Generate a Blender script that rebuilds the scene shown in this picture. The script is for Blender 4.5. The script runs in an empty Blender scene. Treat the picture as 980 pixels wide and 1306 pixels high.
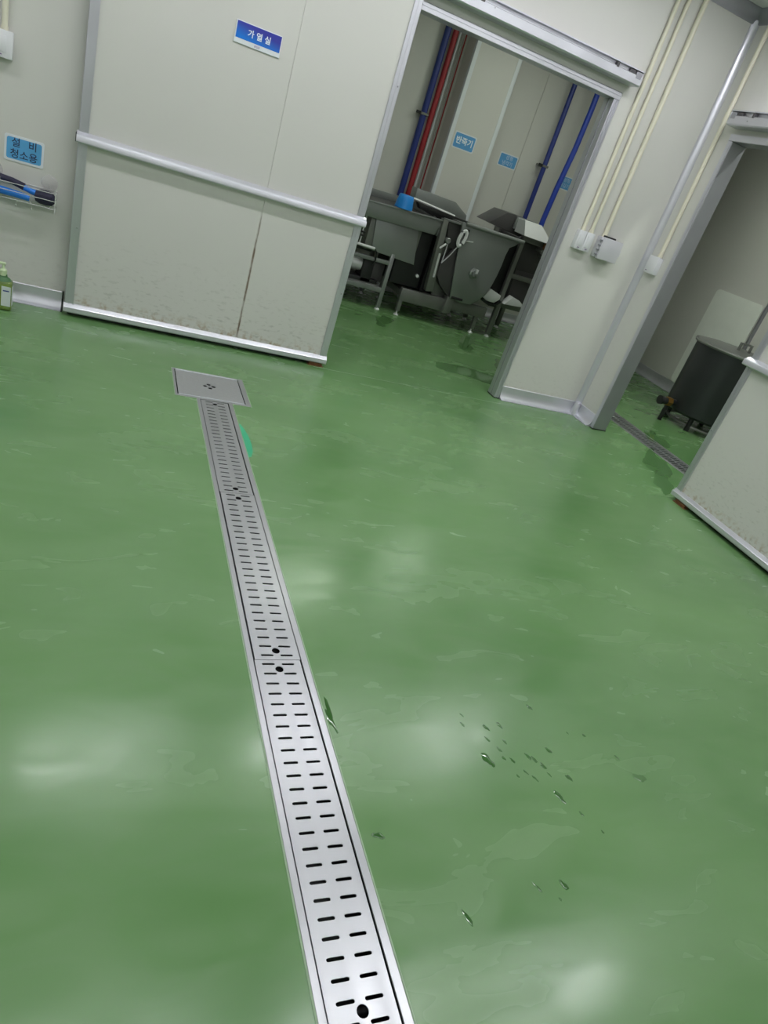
import bpy, bmesh, math, random
from mathutils import Matrix, Vector
random.seed(7)
PI = math.pi

# ------------------------------------------------------------------ camera
CAM_H = 1.5
F_PX, YAW, PITCH, ROLL = 858.18, 0.4758, -0.469, 0.340
fw = Vector((math.sin(YAW)*math.cos(PITCH), math.cos(YAW)*math.cos(PITCH), math.sin(PITCH)))
r0 = Vector((math.cos(YAW), -math.sin(YAW), 0)); u0 = r0.cross(fw)
rt = math.cos(ROLL)*r0 + math.sin(ROLL)*u0
up = -math.sin(ROLL)*r0 + math.cos(ROLL)*u0
cam_d = bpy.data.cameras.new('camera'); cam = bpy.data.objects.new('camera', cam_d)
bpy.context.scene.collection.objects.link(cam)
cam_d.sensor_fit = 'HORIZONTAL'; cam_d.sensor_width = 36; cam_d.lens = 36*F_PX/980
cam_d.clip_start = 0.02; cam_d.clip_end = 60
cam.matrix_world = Matrix(((rt.x, up.x, -fw.x, 0), (rt.y, up.y, -fw.y, 0), (rt.z, up.z, -fw.z, CAM_H), (0, 0, 0, 1)))
bpy.context.scene.camera = cam

# ------------------------------------------------------------------ world, exposure, ceiling-lamp strengths
sc = bpy.context.scene
sc.view_settings.view_transform = 'Standard'; sc.view_settings.look = 'None'
sc.view_settings.gamma = 1; sc.view_settings.use_curve_mapping = False
sc.view_settings.exposure = 0.0
wd = bpy.data.worlds.new('world'); sc.world = wd; wd.use_nodes = True
wd.node_tree.nodes['Background'].inputs[0].default_value = (0.6, 0.65, 0.7, 1)
wd.node_tree.nodes['Background'].inputs[1].default_value = 0.05
LAMP_MAIN, LAMP_MIX, LAMP_TANK = 41.0, 36.0, 50.0

# ------------------------------------------------------------------ helpers
COL = sc.collection
def at(u, v, axis, val):
    d = fw + (u-490)/F_PX*rt - (v-653)/F_PX*up
    t = (val - (0, 0, CAM_H)[axis])/d[axis]
    return Vector((0, 0, CAM_H)) + t*d

class MB:
    def __init__(s): s.bm = bmesh.new()
    def box(s, x0, x1, y0, y1, z0, z1, bev=0, seg=2):
        vs = [s.bm.verts.new((x, y, z)) for z in (z0, z1) for y in (y0, y1) for x in (x0, x1)]
        fs = [s.bm.faces.new([vs[i] for i in f]) for f in ((0, 2, 3, 1), (4, 5, 7, 6), (0, 1, 5, 4), (2, 6, 7, 3), (0, 4, 6, 2), (1, 3, 7, 5))]
        if bev:
            es = list({e for f in fs for e in f.edges})
            bmesh.ops.bevel(s.bm, geom=es, offset=bev, segments=seg, affect='EDGES', profile=.5)
        return s
    def tube(s, pts, r, n=12, caps=True, r2=None):
        pts = [Vector(p) for p in pts]; rings = []
        m = len(pts)
        for i, p in enumerate(pts):
            t = (pts[min(i+1, m-1)] - pts[max(i-1, 0)]).normalized()
            a = Vector((0, 0, 1)) if abs(t.z) < .9 else Vector((1, 0, 0))
            e1 = t.cross(a).normalized(); e2 = t.cross(e1)
            rr = r if r2 is None else r + (r2-r)*i/(m-1)
            rings.append([s.bm.verts.new(p + rr*(math.cos(2*PI*k/n)*e1 + math.sin(2*PI*k/n)*e2)) for k in range(n)])
        for A, B in zip(rings, rings[1:]):
            for k in range(n): s.bm.faces.new((A[k], A[(k+1) % n], B[(k+1) % n], B[k]))
        if caps:
            s.bm.faces.new(list(reversed(rings[0]))); s.bm.faces.new(rings[-1])
        return s
    def lathe(s, prof, c=(0, 0, 0), n=32, axis='Z', sx=1, sy=1):
        c = Vector(c); rings = []
        for (r, h) in prof:
            ring = []
            for k in range(n):
                a = 2*PI*k/n; x, y = r*math.cos(a)*sx, r*math.sin(a)*sy
                v = {'Z': (x, y, h), 'Y': (x, h, y), 'X': (h, x, y)}[axis]
                ring.append(s.bm.verts.new(c + Vector(v)))
            rings.append(ring)
        for A, B in zip(rings, rings[1:]):
            for k in range(n): s.bm.faces.new((A[k], A[(k+1) % n], B[(k+1) % n], B[k]))
        s.bm.faces.new(rings[0]); s.bm.faces.new(rings[-1])
        return s
    def prism(s, pts, axis, t0, t1, bev=0):
        """closed 2-D outline extruded along axis; 2-D coords are the two other axes in xyz order"""
        def mk(p, t):
            q = list(p); q.insert(axis, t); return s.bm.verts.new(q)
        A = [mk(p, t0) for p in pts]; B = [mk(p, t1) for p in pts]; n = len(pts)
        fs = [s.bm.faces.new(A), s.bm.faces.new(list(reversed(B)))]
        for k in range(n): fs.append(s.bm.faces.new((A[k], B[k], B[(k+1) % n], A[(k+1) % n])))
        if bev:
            es = list({e for f in fs for e in f.edges})
            bmesh.ops.bevel(s.bm, geom=es, offset=bev, segments=2, affect='EDGES', profile=.5)
        return s
    def hull(s, pts, bev=0):
        vs = [s.bm.verts.new(p) for p in pts]
        bmesh.ops.convex_hull(s.bm, input=vs)
        return s
    def obj(s, name, mat, parent=None, smooth=True, loc=None):
        bmesh.ops.recalc_face_normals(s.bm, faces=s.bm.faces)
        me = bpy.data.meshes.new(name); s.bm.to_mesh(me); s.bm.free()
        return link(name, me, mat, parent, smooth, loc)

def link(name, me, mat, parent=None, smooth=True, loc=None):
    if mat is not None:
        me.materials.clear(); me.materials.append(mat)
    if smooth and len(me.polygons):
        me.polygons.foreach_set('use_smooth', [True]*len(me.polygons))
        me.set_sharp_from_angle(angle=math.radians(35))
    o = bpy.data.objects.new(name, me); COL.objects.link(o)
    if loc: o.location = loc
    if parent:
        o.parent = parent
        o.matrix_parent_inverse = Matrix.Translation(-parent.location) if parent.type == 'EMPTY' else Matrix()
    return o

def thing(name, loc, label, cat, group=None):
    o = bpy.data.objects.new(name, None); COL.objects.link(o)
    o.empty_display_size = .05; o.location = loc
    return tag(o, label, cat, group)
def tag(o, label, cat, group=None):
    o['label'] = label; o['category'] = cat
    if group: o['group'] = group
    return o
def sub(o, p): o.parent = p; o.matrix_parent_inverse = Matrix(); return o
def lab(o, label): o['label'] = label; return o
def struct(o, label=None):
    o['kind'] = 'structure'
    if label: o['label'] = label
    return o
def sroot(name, loc, label):
    o = bpy.data.objects.new(name, None); COL.objects.link(o); o.location = loc; o.empty_display_size = .05
    return struct(o, label)

def flat(loops, z0, z1):
    """2-D fill with holes -> mesh, XY outline between z0 and z1"""
    cu = bpy.data.curves.new('flat', 'CURVE'); cu.dimensions = '2D'; cu.fill_mode = 'BOTH'; cu.extrude = abs(z1-z0)/2
    for lp in loops:
        sp = cu.splines.new('POLY'); sp.points.add(len(lp)-1)
        for p, q in zip(sp.points, lp): p.co = (q[0], q[1], 0, 1)
        sp.use_cyclic_u = True
    o = bpy.data.objects.new('flat', cu); COL.objects.link(o)
    dg = bpy.context.evaluated_depsgraph_get(); dg.update()
    me = bpy.data.meshes.new_from_object(o.evaluated_get(dg))
    bpy.data.objects.remove(o)
    me.transform(Matrix.Translation((0, 0, (z0+z1)/2)))
    return me
def text_mesh(body, size, thick=0.0004, bold=0.0):
    cu = bpy.data.curves.new('text', 'FONT'); cu.body = body; cu.size = size; cu.extrude = thick/2
    cu.align_x = 'CENTER'; cu.align_y = 'CENTER'; cu.offset = bold; cu.resolution_u = 3
    o = bpy.data.objects.new('text', cu); COL.objects.link(o)
    dg = bpy.context.evaluated_depsgraph_get(); dg.update()
    me = bpy.data.meshes.new_from_object(o.evaluated_get(dg)); bpy.data.objects.remove(o)
    return me
def rrect(x0, x1, y0, y1, r, n=5):
    out = []
    for cx, cy, a0 in ((x1-r, y1-r, 0), (x0+r, y1-r, 90), (x0+r, y0+r, 180), (x1-r, y0+r, 270)):
        for k in range(n+1):
            a = math.radians(a0 + 90*k/n); out.append((cx+r*math.cos(a), cy+r*math.sin(a)))
    return out
UPRIGHT = Matrix(((1, 0, 0, 0), (0, 0, -1, 0), (0, 1, 0, 0), (0, 0, 0, 1)))   # XY sheet -> XZ sheet facing -Y

# ------------------------------------------------------------------ materials
MATS = {}
def mat(name, col, rough=.5, metal=0., var=0., scale=8., rvar=0., stretch=None, bump=0., bscale=60., spec=None, **kw):
    m = bpy.data.materials.new(name); m.use_nodes = True; nt = m.node_tree; N = nt.nodes; L = nt.links
    b = N['Principled BSDF']
    b.inputs['Base Color'].default_value = (*col, 1); b.inputs['Roughness'].default_value = rough; b.inputs['Metallic'].default_value = metal
    if spec is not None: b.inputs['Specular IOR Level'].default_value = spec
    for k, v in kw.items(): b.inputs[k.replace('_', ' ')].default_value = v
    if var or rvar or bump:
        tc = N.new('ShaderNodeTexCoord'); mp = N.new('ShaderNodeMapping')
        L.new(tc.outputs['Object'], mp.inputs[0])
        if stretch: mp.inputs['Scale'].default_value = stretch
        nz = N.new('ShaderNodeTexNoise'); nz.inputs['Scale'].default_value = scale; nz.inputs['Detail'].default_value = 5
        L.new(mp.outputs[0], nz.inputs['Vector'])
        if var:
            mx = N.new('ShaderNodeMix'); mx.data_type = 'RGBA'
            mx.inputs[6].default_value = (*[c*(1-var) for c in col], 1); mx.inputs[7].default_value = (*[min(1, c*(1+var)) for c in col], 1)
            L.new(nz.outputs['Fac'], mx.inputs[0]); L.new(mx.outputs[2], b.inputs['Base Color'])
        if rvar:
            mr = N.new('ShaderNodeMapRange'); mr.inputs[1].default_value = .3; mr.inputs[2].default_value = .7
            mr.inputs[3].default_value = max(0.02, rough-rvar); mr.inputs[4].default_value = rough+rvar
            L.new(nz.outputs['Fac'], mr.inputs[0]); L.new(mr.outputs[0], b.inputs['Roughness'])
        if bump:
            n2 = N.new('ShaderNodeTexNoise'); n2.inputs['Scale'].default_value = bscale; n2.inputs['Detail'].default_value = 3
            L.new(mp.outputs[0], n2.inputs['Vector'])
            bp = N.new('ShaderNodeBump'); bp.inputs['Strength'].default_value = bump; bp.inputs['Distance'].default_value = .002
            L.new(n2.outputs['Fac'], bp.inputs['Height']); L.new(bp.outputs[0], b.inputs['Normal'])
    MATS[name] = m
    return m

PANEL = (0.625, 0.615, 0.592)
M_panel = mat('sandwich panel ivory', PANEL, .38, var=.03, scale=1.5, rvar=.06)
M_alu = mat('anodised aluminium', (0.60, 0.60, 0.66), .34, .75, var=.04, scale=5, rvar=.06)
M_alu_d = mat('aluminium in frame channel', (0.36, 0.36, 0.40), .36, .7, var=.08, scale=6)
M_alu_w = mat('white aluminium cove', (0.64, 0.64, 0.70), .3, .55, var=.04, scale=6)
M_steel = mat('brushed stainless steel', (0.47, 0.47, 0.50), .36, .85, var=.05, scale=30, stretch=(1, .06, 1), rvar=.06, bump=.05, bscale=90)
M_cover = mat('patterned stainless cover', (0.52, 0.52, 0.55), .38, .8, var=.12, scale=60, bump=.25, bscale=140)
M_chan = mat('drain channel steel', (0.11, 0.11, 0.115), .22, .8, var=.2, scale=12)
M_mach = mat('machine stainless steel', (0.28, 0.292, 0.295), .42, .6, var=.10, scale=4, rvar=.08)
M_mach2 = mat('dull machine steel', (0.20, 0.205, 0.195), .48, .5, var=.15, scale=6)
M_bright = mat('bright sheet steel', (0.74, 0.74, 0.77), .35, .25, var=.05, scale=8)
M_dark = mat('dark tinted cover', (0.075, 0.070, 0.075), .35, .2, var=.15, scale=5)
M_black = mat('black rubber', (0.012, 0.012, 0.014), .5, 0)
M_tank = mat('dark grey tank steel', (0.065, 0.068, 0.075), .34, .8, var=.08, scale=5)
M_tanklid = mat('tank lid steel', (0.22, 0.225, 0.22), .38, .6, var=.08, scale=5)
M_brass = mat('brass', (0.42, 0.23, 0.06), .35, .8)
M_rust = mat('rusty steel', (0.17, 0.075, 0.03), .7, .3, var=.4, scale=60)
M_white = mat('white plastic', (0.74, 0.74, 0.78), .4)
M_white2 = mat('pale grey plastic', (0.60, 0.59, 0.64), .42)
M_cream = mat('cream pvc conduit', (0.73, 0.70, 0.575), .42)
M_blue_d = mat('dark blue pipe', (0.018, 0.035, 0.22), .4)
M_blue_p = mat('blue pipe', (0.02, 0.055, 0.42), .4)
M_red = mat('red pipe', (0.34, 0.022, 0.03), .45)
M_grey_p = mat('grey pipe', (0.42, 0.42, 0.40), .45)
M_bowl = mat('blue plastic bowl', (0.015, 0.24, 0.74), .35)
M_brush_b = mat('blue brush plastic', (0.02, 0.20, 0.72), .35)
M_brush_d = mat('navy bristles', (0.022, 0.02, 0.05), .7, var=.4, scale=120, bump=.6, bscale=250)
M_wire = mat('chrome wire', (0.75, 0.73, 0.75), .25, .4)
M_cup = mat('clear suction cup', (0.92, 0.90, 0.92), .12, 0, Transmission_Weight=.5, IOR=1.2, Alpha=.38)
M_sign_w = mat('white sign edge', (0.72, 0.75, 0.80), .35)
M_sign_b = mat('sky blue sign', (0.10, 0.36, 0.68), .35, var=.12, scale=14)
M_sign_b2 = mat('mid blue sign', (0.10, 0.33, 0.66), .35, var=.12, scale=14)
M_sign_t = mat('dark lettering', (0.02, 0.03, 0.09), .5)
M_sign_l = mat('white lettering', (0.80, 0.86, 0.92), .5)
M_sign_l2 = mat('pale blue lettering', (0.42, 0.58, 0.80), .5)
M_sign_g = mat('purple grey print', (0.30, 0.22, 0.38), .5)
M_soap = mat('clear green bottle', (0.55, 0.75, 0.30), .08, 0, Transmission_Weight=.75, IOR=1.4)
M_liquid = mat('yellow green soap', (0.50, 0.58, 0.015), .15, 0, Transmission_Weight=.25)
M_pump = mat('pale green pump', (0.55, 0.66, 0.42), .4)
M_collar = mat('green collar', (0.06, 0.16, 0.06), .4)
M_sticker = mat('bottle sticker', (0.66, 0.70, 0.70), .4, var=.06, scale=60)
M_seal = mat('pale green sealant', (0.30, 0.42, 0.27), .5, var=.2, scale=40)
M_mint = mat('mint paint', (0.03, 0.40, 0.20), .35, var=.12, scale=30)
M_water = mat('standing water', (0.035, 0.12, 0.022), .05, var=.1, scale=50, Coat_Weight=.6)
M_film = mat('wet epoxy film', (0.085, 0.185, 0.065), .07, var=.15, scale=9)
M_lampbody = mat('lamp body white', (0.8, 0.8, 0.8), .4)
M_ceil = mat('ceiling panel', (0.56, 0.56, 0.56), .5, var=.03, scale=2)

def emit(name, strength, col=(.97, .98, 1.0)):
    m = bpy.data.materials.new(name); m.use_nodes = True; b = m.node_tree.nodes['Principled BSDF']
    b.inputs['Base Color'].default_value = (.8, .8, .8, 1)
    b.inputs['Emission Color'].default_value = (*col, 1); b.inputs['Emission Strength'].default_value = strength
    return m
M_em_main = emit('lit diffuser main', LAMP_MAIN); M_em_mix = emit('lit diffuser mixing room', LAMP_MIX, (.92, 1.0, .87)); M_em_tank = emit('lit diffuser tank room', LAMP_TANK, (.93, 1.0, .90))

def blue_gradient():
    m = bpy.data.materials.new('printed blue plate'); m.use_nodes = True; nt = m.node_tree; N = nt.nodes; L = nt.links
    b = N['Principled BSDF']; b.inputs['Roughness'].default_value = .3
    tc = N.new('ShaderNodeTexCoord'); sp = N.new('ShaderNodeSeparateXYZ'); L.new(tc.outputs['Generated'], sp.inputs[0])
    ad = N.new('ShaderNodeMath'); ad.operation = 'MULTIPLY_ADD'; ad.inputs[1].default_value = .45
    L.new(sp.outputs['X'], ad.inputs[0]); L.new(sp.outputs['Z'], ad.inputs[2])
    cr = N.new('ShaderNodeValToRGB'); L.new(ad.outputs[0], cr.inputs[0])
    e = cr.color_ramp.elements; e[0].position = .25; e[0].color = (0.0, 0.17, 0.68, 1); e[1].position = 1.15; e[1].color = (0.03, 0.035, 0.36, 1)
    L.new(cr.outputs[0], b.inputs['Base Color'])
    return m
M_plate = blue_gradient()

def floor_material():
    m = bpy.data.materials.new('green epoxy floor'); m.use_nodes = True; nt = m.node_tree; N = nt.nodes; L = nt.links
    b = N['Principled BSDF']
    tc = N.new('ShaderNodeTexCoord')
    def noise(scale, detail, stretch=(1, 1, 1), rot=0, dist=0, rough=.5):
        mp = N.new('ShaderNodeMapping'); mp.inputs['Scale'].default_value = stretch; mp.inputs['Rotation'].default_value = (0, 0, rot)
        L.new(tc.outputs['Object'], mp.inputs[0])
        n = N.new('ShaderNodeTexNoise'); n.inputs['Scale'].default_value = scale; n.inputs['Detail'].default_value = detail
        n.inputs['Distortion'].default_value = dist; n.inputs['Roughness'].default_value = rough
        L.new(mp.outputs[0], n.inputs['Vector']); return n.outputs['Fac']
    def rng(src, a, c, lo, hi):
        r = N.new('ShaderNodeMapRange'); r.inputs[1].default_value = a; r.inputs[2].default_value = c
        r.inputs[3].default_value = lo; r.inputs[4].default_value = hi; L.new(src, r.inputs[0]); return r.outputs[0]
    def mixc(f, A, B):
        x = N.new('ShaderNodeMix'); x.data_type = 'RGBA'
        for s, i in ((f, 0), (A, 6), (B, 7)):
            if isinstance(s, tuple): x.inputs[i].default_value = (*s, 1)
            else: L.new(s, x.inputs[i])
        return x.outputs[2]
    big = noise(.8, 1.5, dist=.8)
    wipe = noise(1.3, 1.6, (1, 2.4, 1), .75, .9, .4)      # wiped swirls of dried water
    fine = noise(85, 2)
    mid = noise(3.2, 2.5, (1, 2.6, 1), .75, 1.2, .45)
    c = mixc(rng(big, .35, .68, 0, 1), (0.108, 0.232, 0.082), (0.145, 0.285, 0.108))
    c = mixc(rng(wipe, .40, .75, 0, .5), c, (0.185, 0.32, 0.145))
    c = mixc(rng(fine, .4, .75, 0, .02), c, (0.085, 0.2, 0.062))
    c = mixc(rng(mid, .38, .75, 0, .14), c, (0.21, 0.34, 0.17))
    L.new(c, b.inputs['Base Color'])
    rsum = N.new('ShaderNodeMath'); rsum.operation = 'ADD'
    L.new(rng(wipe, .3, .75, .18, .27), rsum.inputs[0]); L.new(rng(mid, .3, .7, -.03, .07), rsum.inputs[1])
    L.new(rsum.outputs[0], b.inputs['Roughness'])
    b.inputs['Specular IOR Level'].default_value = .55
    bp = N.new('ShaderNodeBump'); bp.inputs['Strength'].default_value = .12; bp.inputs['Distance'].default_value = .004
    L.new(noise(7, 4), bp.inputs['Height']); L.new(bp.outputs[0], b.inputs['Normal'])
    return m
M_floor = floor_material()

def stained_panel(name, seam_x, axis='X', dirt=1.0):
    """ivory panel with rust run on the seam below the rail and scuffs near the floor (object coords are world metres)"""
    m = bpy.data.materials.new(name); m.use_nodes = True; nt = m.node_tree; N = nt.nodes; L = nt.links
    b = N['Principled BSDF']; b.inputs['Roughness'].default_value = .38
    tc = N.new('ShaderNodeTexCoord'); sp = N.new('ShaderNodeSeparateXYZ'); L.new(tc.outputs['Object'], sp.inputs[0])
    def math_(op, a, c=None, clamp=False):
        n = N.new('ShaderNodeMath'); n.operation = op; n.use_clamp = clamp
        for i, s in enumerate((a, c)):
            if s is None: continue
            if isinstance(s, (int, float)): n.inputs[i].default_value = s
            else: L.new(s, n.inputs[i])
        return n.outputs[0]
    def rng(src, a, c, lo, hi):
        r = N.new('ShaderNodeMapRange'); r.inputs[1].default_value = a; r.inputs[2].default_value = c
        r.inputs[3].default_value = lo; r.inputs[4].default_value = hi; L.new(src, r.inputs[0]); return r.outputs[0]
    def noise(scale, detail=4, stretch=None):
        n = N.new('ShaderNodeTexNoise'); n.inputs['Scale'].default_value = scale; n.inputs['Detail'].default_value = detail
        if stretch:
            mp = N.new('ShaderNodeMapping'); mp.inputs['Scale'].default_value = stretch; L.new(tc.outputs['Object'], mp.inputs[0]); L.new(mp.outputs[0], n.inputs['Vector'])
        else: L.new(tc.outputs['Object'], n.inputs['Vector'])
        return n.outputs['Fac']
    def mixc(f, A, B):
        x = N.new('ShaderNodeMix'); x.data_type = 'RGBA'
        for s, i in ((f, 0), (A, 6), (B, 7)):
            if isinstance(s, tuple): x.inputs[i].default_value = (*s, 1)
            else: L.new(s, x.inputs[i])
        return x.outputs[2]
    z = sp.outputs['Z']; x = sp.outputs[axis]
    base = mixc(noise(1.5), tuple(v*.97 for v in PANEL), tuple(v*1.03 for v in PANEL))
    # scuffs: thin grey smears in the lowest half metre
    sm = math_('MULTIPLY', rng(noise(26, 6, (1, 1, 2.5)), .56, .72, 0, .5*dirt), rng(z, .08, .62, 1, 0))
    base = mixc(math_('MINIMUM', sm, .5), base, (0.30, 0.30, 0.27))
    # splash of brown along the bottom trim
    bt = math_('MULTIPLY', rng(noise(34, 5), .48, .66, 0, 1), rng(z, .085, .16, 1, 0))
    base = mixc(math_('MULTIPLY', bt, .75*dirt, True), base, (0.36, 0.25, 0.14))
    # rust on the seam
    if seam_x is not None:
        d = math_('ABSOLUTE', math_('SUBTRACT', x, seam_x))
        rs = math_('MULTIPLY', rng(d, .002, .010, 1, 0), rng(z, .75, .95, 1, 0))
        rs = math_('MULTIPLY', rs, rng(noise(22, 4, (1, 1, .5)), .36, .56, .25, 1))
        base = mixc(math_('MINIMUM', rs, .9), base, (0.17, 0.10, 0.055))
    L.new(base, b.inputs['Base Color'])
    return m

# ------------------------------------------------------------------ key dimensions (metres)
YD, YW, YB = 4.718, 4.82, 4.92         # door face, back wall face, back wall rear
XR, XRB = 3.98, 4.08                   # right wall face, rear
ZC = 3.10                              # ceiling
OX0, OX1, OZ = 1.44, 3.105, 2.288      # clear opening in the back wall
RY0, RY1, RZ = 2.95, 4.489, 2.296      # clear opening in the right wall
DX0, DX1 = -0.232, 1.540               # sliding door in the back wall
RD0, RD1 = 1.60, 3.312                 # sliding door on the right wall (y)
XDR = 3.884

# ------------------------------------------------------------------ floor with drain pits
GC = 0.6305                             # centre line of long drain
TR0, TR1, TY0, TY1 = .531, .732, -1.62, 3.69     # trench frame outside
BX0, BX1, BY0, BY1 = .414, .8436, 3.69, 4.111     # sump frame outside
SX0, SX1, SY0, SY1 = 4.445, 4.705, 2.2, 5.6       # tank room drain
pit = [(TR0, TY0), (TR1, TY0), (TR1, BY0), (BX1, BY0), (BX1, BY1), (BX0, BY1), (BX0, BY0), (TR0, BY0)]
pit2 = [(SX0, SY0), (SX1, SY0), (SX1, SY1), (SX0, SY1)]
floor = struct(link('floor', flat([[(-3.4, -3.2), (6.8, -3.2), (6.8, 8.6), (-3.4, 8.6)], pit, pit2], -.02, 0), M_floor, smooth=False), 'glossy green epoxy floor with pale wiped swirls')

# ceiling
struct(MB().box(-3.4, 6.8, -3.2, 8.6, ZC, ZC+.05).obj('ceiling', M_ceil), 'pale panel ceiling')

# ------------------------------------------------------------------ main room walls
def wall_with_hole(name, axis, a0, a1, h0, h1, hz, t0, t1, mat_, label):
    m = MB()
    # axis 'X': wall runs along x (thickness in y); 'Y': along y (thickness in x)
    out = [(a0, 0), (h0, 0), (h0, hz), (h1, hz), (h1, 0), (a1, 0), (a1, ZC), (a0, ZC)]
    m.prism(out, 1 if axis == 'X' else 0, t0, t1)
    return struct(m.obj(name, mat_, smooth=False), label)
wall_with_hole('wall_back', 'X', -3.3, XR, OX0-.03, OX1+.03, OZ+.03, YW, YB, stained_panel('ivory panel back wall', None, dirt=.35), 'ivory sandwich panel wall holding the wide doorway to the mixing room')
wall_with_hole('wall_right', 'Y', -3.0, YB, RY0-.03, RY1+.03, RZ+.03, XR, XRB, stained_panel('ivory panel right wall', None, 'Y', dirt=.35), 'ivory sandwich panel wall holding the doorway to the tank room')
struct(MB().box(-3.3, -3.2, -3.0, YW, 0, ZC).obj('wall_left', M_panel), 'ivory panel wall at the open side of the room')
struct(MB().box(-3.3, XRB, -3.1, -3.0, 0, ZC).obj('wall_front', M_panel), 'ivory panel wall facing the doorway wall')

# mixing room and tank room shells
TW = 5.50
back2 = sroot('wall_mixing_room_back', (3, 8.35, 0), 'ivory panel wall behind the dough machines')
MB().box(.5, TW, 8.36, 8.45, 0, ZC).obj('core', M_panel, back2)
for x0, x1 in ((.5, 2.14), (2.145, 3.40), (3.405, 4.433), (4.437, TW)):
    MB().box(x0, x1, 8.345, 8.36, 0, ZC, .002, 1).obj('panel', M_panel, back2)
struct(MB().box(.4, .5, YB, 8.45, 0, ZC).obj('wall_mixing_room_left', M_panel), 'ivory panel wall at the left end of the mixing room')
struct(MB().prism([(4.0, YB), (4.08, YB), (4.08, 6.12), (TW+.05, 6.12), (TW+.05, 8.45), (TW, 8.45), (TW, 6.2), (4.0, 6.2)], 2, 0, ZC).obj('wall_partition', M_panel, smooth=False), 'stepped ivory partition between mixing room and tank room')
struct(MB().box(6.62, 6.72, 1.5, 7.6, 0, ZC).obj('wall_tank_room_back', M_panel), 'ivory panel wall behind the grey tank')
struct(MB().box(TW+.05, 6.72, 7.6, 7.7, 0, ZC).obj('wall_tank_room_left', M_panel), 'ivory end wall of the tank room')
struct(MB().box(XRB, 6.72, 1.4, 1.5, 0, ZC).obj('wall_tank_room_right', M_panel), 'ivory side wall of the tank room')

# pillar in the mixing room with edge flashings
pil = sroot('wall_pillar', (3.58, 8.2, 0), 'boxed-in ivory pillar carrying the kneader sign')
PX0, PX1, PY = 3.335, 3.905, 8.06
MB().box(PX0, PX1, PY, 8.345, 0, ZC).obj('pillar_core', M_panel, pil)
for xs, s in ((PX0, 1), (PX1, -1)):
    m = MB(); a, b2 = sorted((xs-s*.002, xs+s*.045))
    m.box(a, b2, PY-.003, PY, 0, ZC); a, b2 = sorted((xs-s*.003, xs))
    m.box(a, b2, PY-.003, PY+.045, 0, ZC)
    m.obj('corner_flashing', M_sign_w, pil)

# ------------------------------------------------------------------ coves and baseboards
def cove_profile(d, h, n=8, lip=.012):
    """(out, up): concave skirting, out = distance from the wall"""
    pts = [(0, 0), (d, 0), (d, .006)]
    for k in range(n+1):
        a = PI*1.5 - (PI/2)*k/n
        pts.append((d + (d-.008)*math.cos(a)*1.0 - 0.0, .006 + (h-lip)*.62*(1+math.sin(a))))
    pts += [(.008, h-.004), (.004, h), (0, h)]
    return pts
def base_x(name, x0, x1, y, label, parent=None):
    o = MB().prism([(y-o_, z) for o_, z in cove_profile(.06, .115)], 0, x0, x1).obj(name, M_alu_w, parent)
    return o if parent else struct(o, label)
def base_y(name, y0, y1, x, label):
    return struct(MB().prism([(x-o_, z) for o_, z in cove_profile(.06, .115)], 1, y0, y1).obj(name, M_alu_w), label)
base_x('baseboard_back_left', -3.2, DX0-.02, YW, 'aluminium cove skirting left of the wide sliding door')
base_x('baseboard_back', OX1+.052, XR-.03, YW, 'aluminium cove skirting below the switch boxes')
base_y('baseboard_right', RY1+.048, YW-.03, XR, 'short aluminium cove skirting beside the tank room doorway')
base_y('baseboard_right_front', -3.0, 1.5, XR, 'aluminium cove skirting on the right wall beyond its sliding door')
struct(MB().prism([(6.62-o_, z) for o_, z in cove_profile(.06, .13)], 1, 1.5, 7.6).obj('baseboard_tank_room', M_alu_w), 'aluminium cove skirting behind the grey tank')
struct(MB().prism([(8.345-o_, z) for o_, z in cove_profile(.06, .115)], 0, .5, TW).obj('baseboard_mixing_room', M_alu_w), 'aluminium cove skirting behind the machines')
# black strip painting the shaded gap between skirting end and sliding door
struct(MB().prism([(YW-o_, z) for o_, z in cove_profile(.064, .12)], 0, DX0-.022, DX0-.012).obj('trim_dark_gap', M_black), 'black strip standing for the dark gap between skirting and sliding door')
# vertical cove in the corner
R = .042
prof = [(XR, YW), (XR-R, YW), (XR-R, YW-.004)]
for k in range(11):
    a = PI/2 - (PI/2)*k/10
    prof.append((XR-R + (R-.004)*math.cos(a), YW-R + (R-.004)*math.sin(a)))
prof += [(XR-.004, YW-R), (XR, YW-R)]
ct = struct(MB().prism(prof, 2, .10, ZC-.05).obj('trim_corner', M_alu_w), 'vertical aluminium cove trim in the wall corner')
# corner shoe
struct(MB().lathe([(.0, .122), (.022, .118), (.030, .10), (.034, .04), (.038, .0)], (XR-.036, YW-.036, 0), 20).obj('trim_corner_shoe', M_alu_w), 'rounded aluminium shoe below the corner cove')
# ceiling coves
def ceil_cove(axis, a0, a1, w, s, name, label):
    pts = [(w, ZC), (w-s*.075, ZC), (w-s*.075, ZC-.006)]
    for k in range(8):
        a = (PI/2)*k/7
        pts.append((w-s*.075 + s*.069*math.sin(a), ZC-.075 + .069*math.cos(a)))
    pts += [(w-s*.004, ZC-.08), (w, ZC-.08)]
    struct(MB().prism(pts, axis, a0, a1).obj(name, M_alu_d), label)
ceil_cove(0, -3.2, XR, YW, 1, 'trim_ceiling_back', 'aluminium cove along the ceiling over the doorway wall')
ceil_cove(1, -3.0, YW, XR, 1, 'trim_ceiling_right', 'aluminium cove along the ceiling over the right wall')

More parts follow.
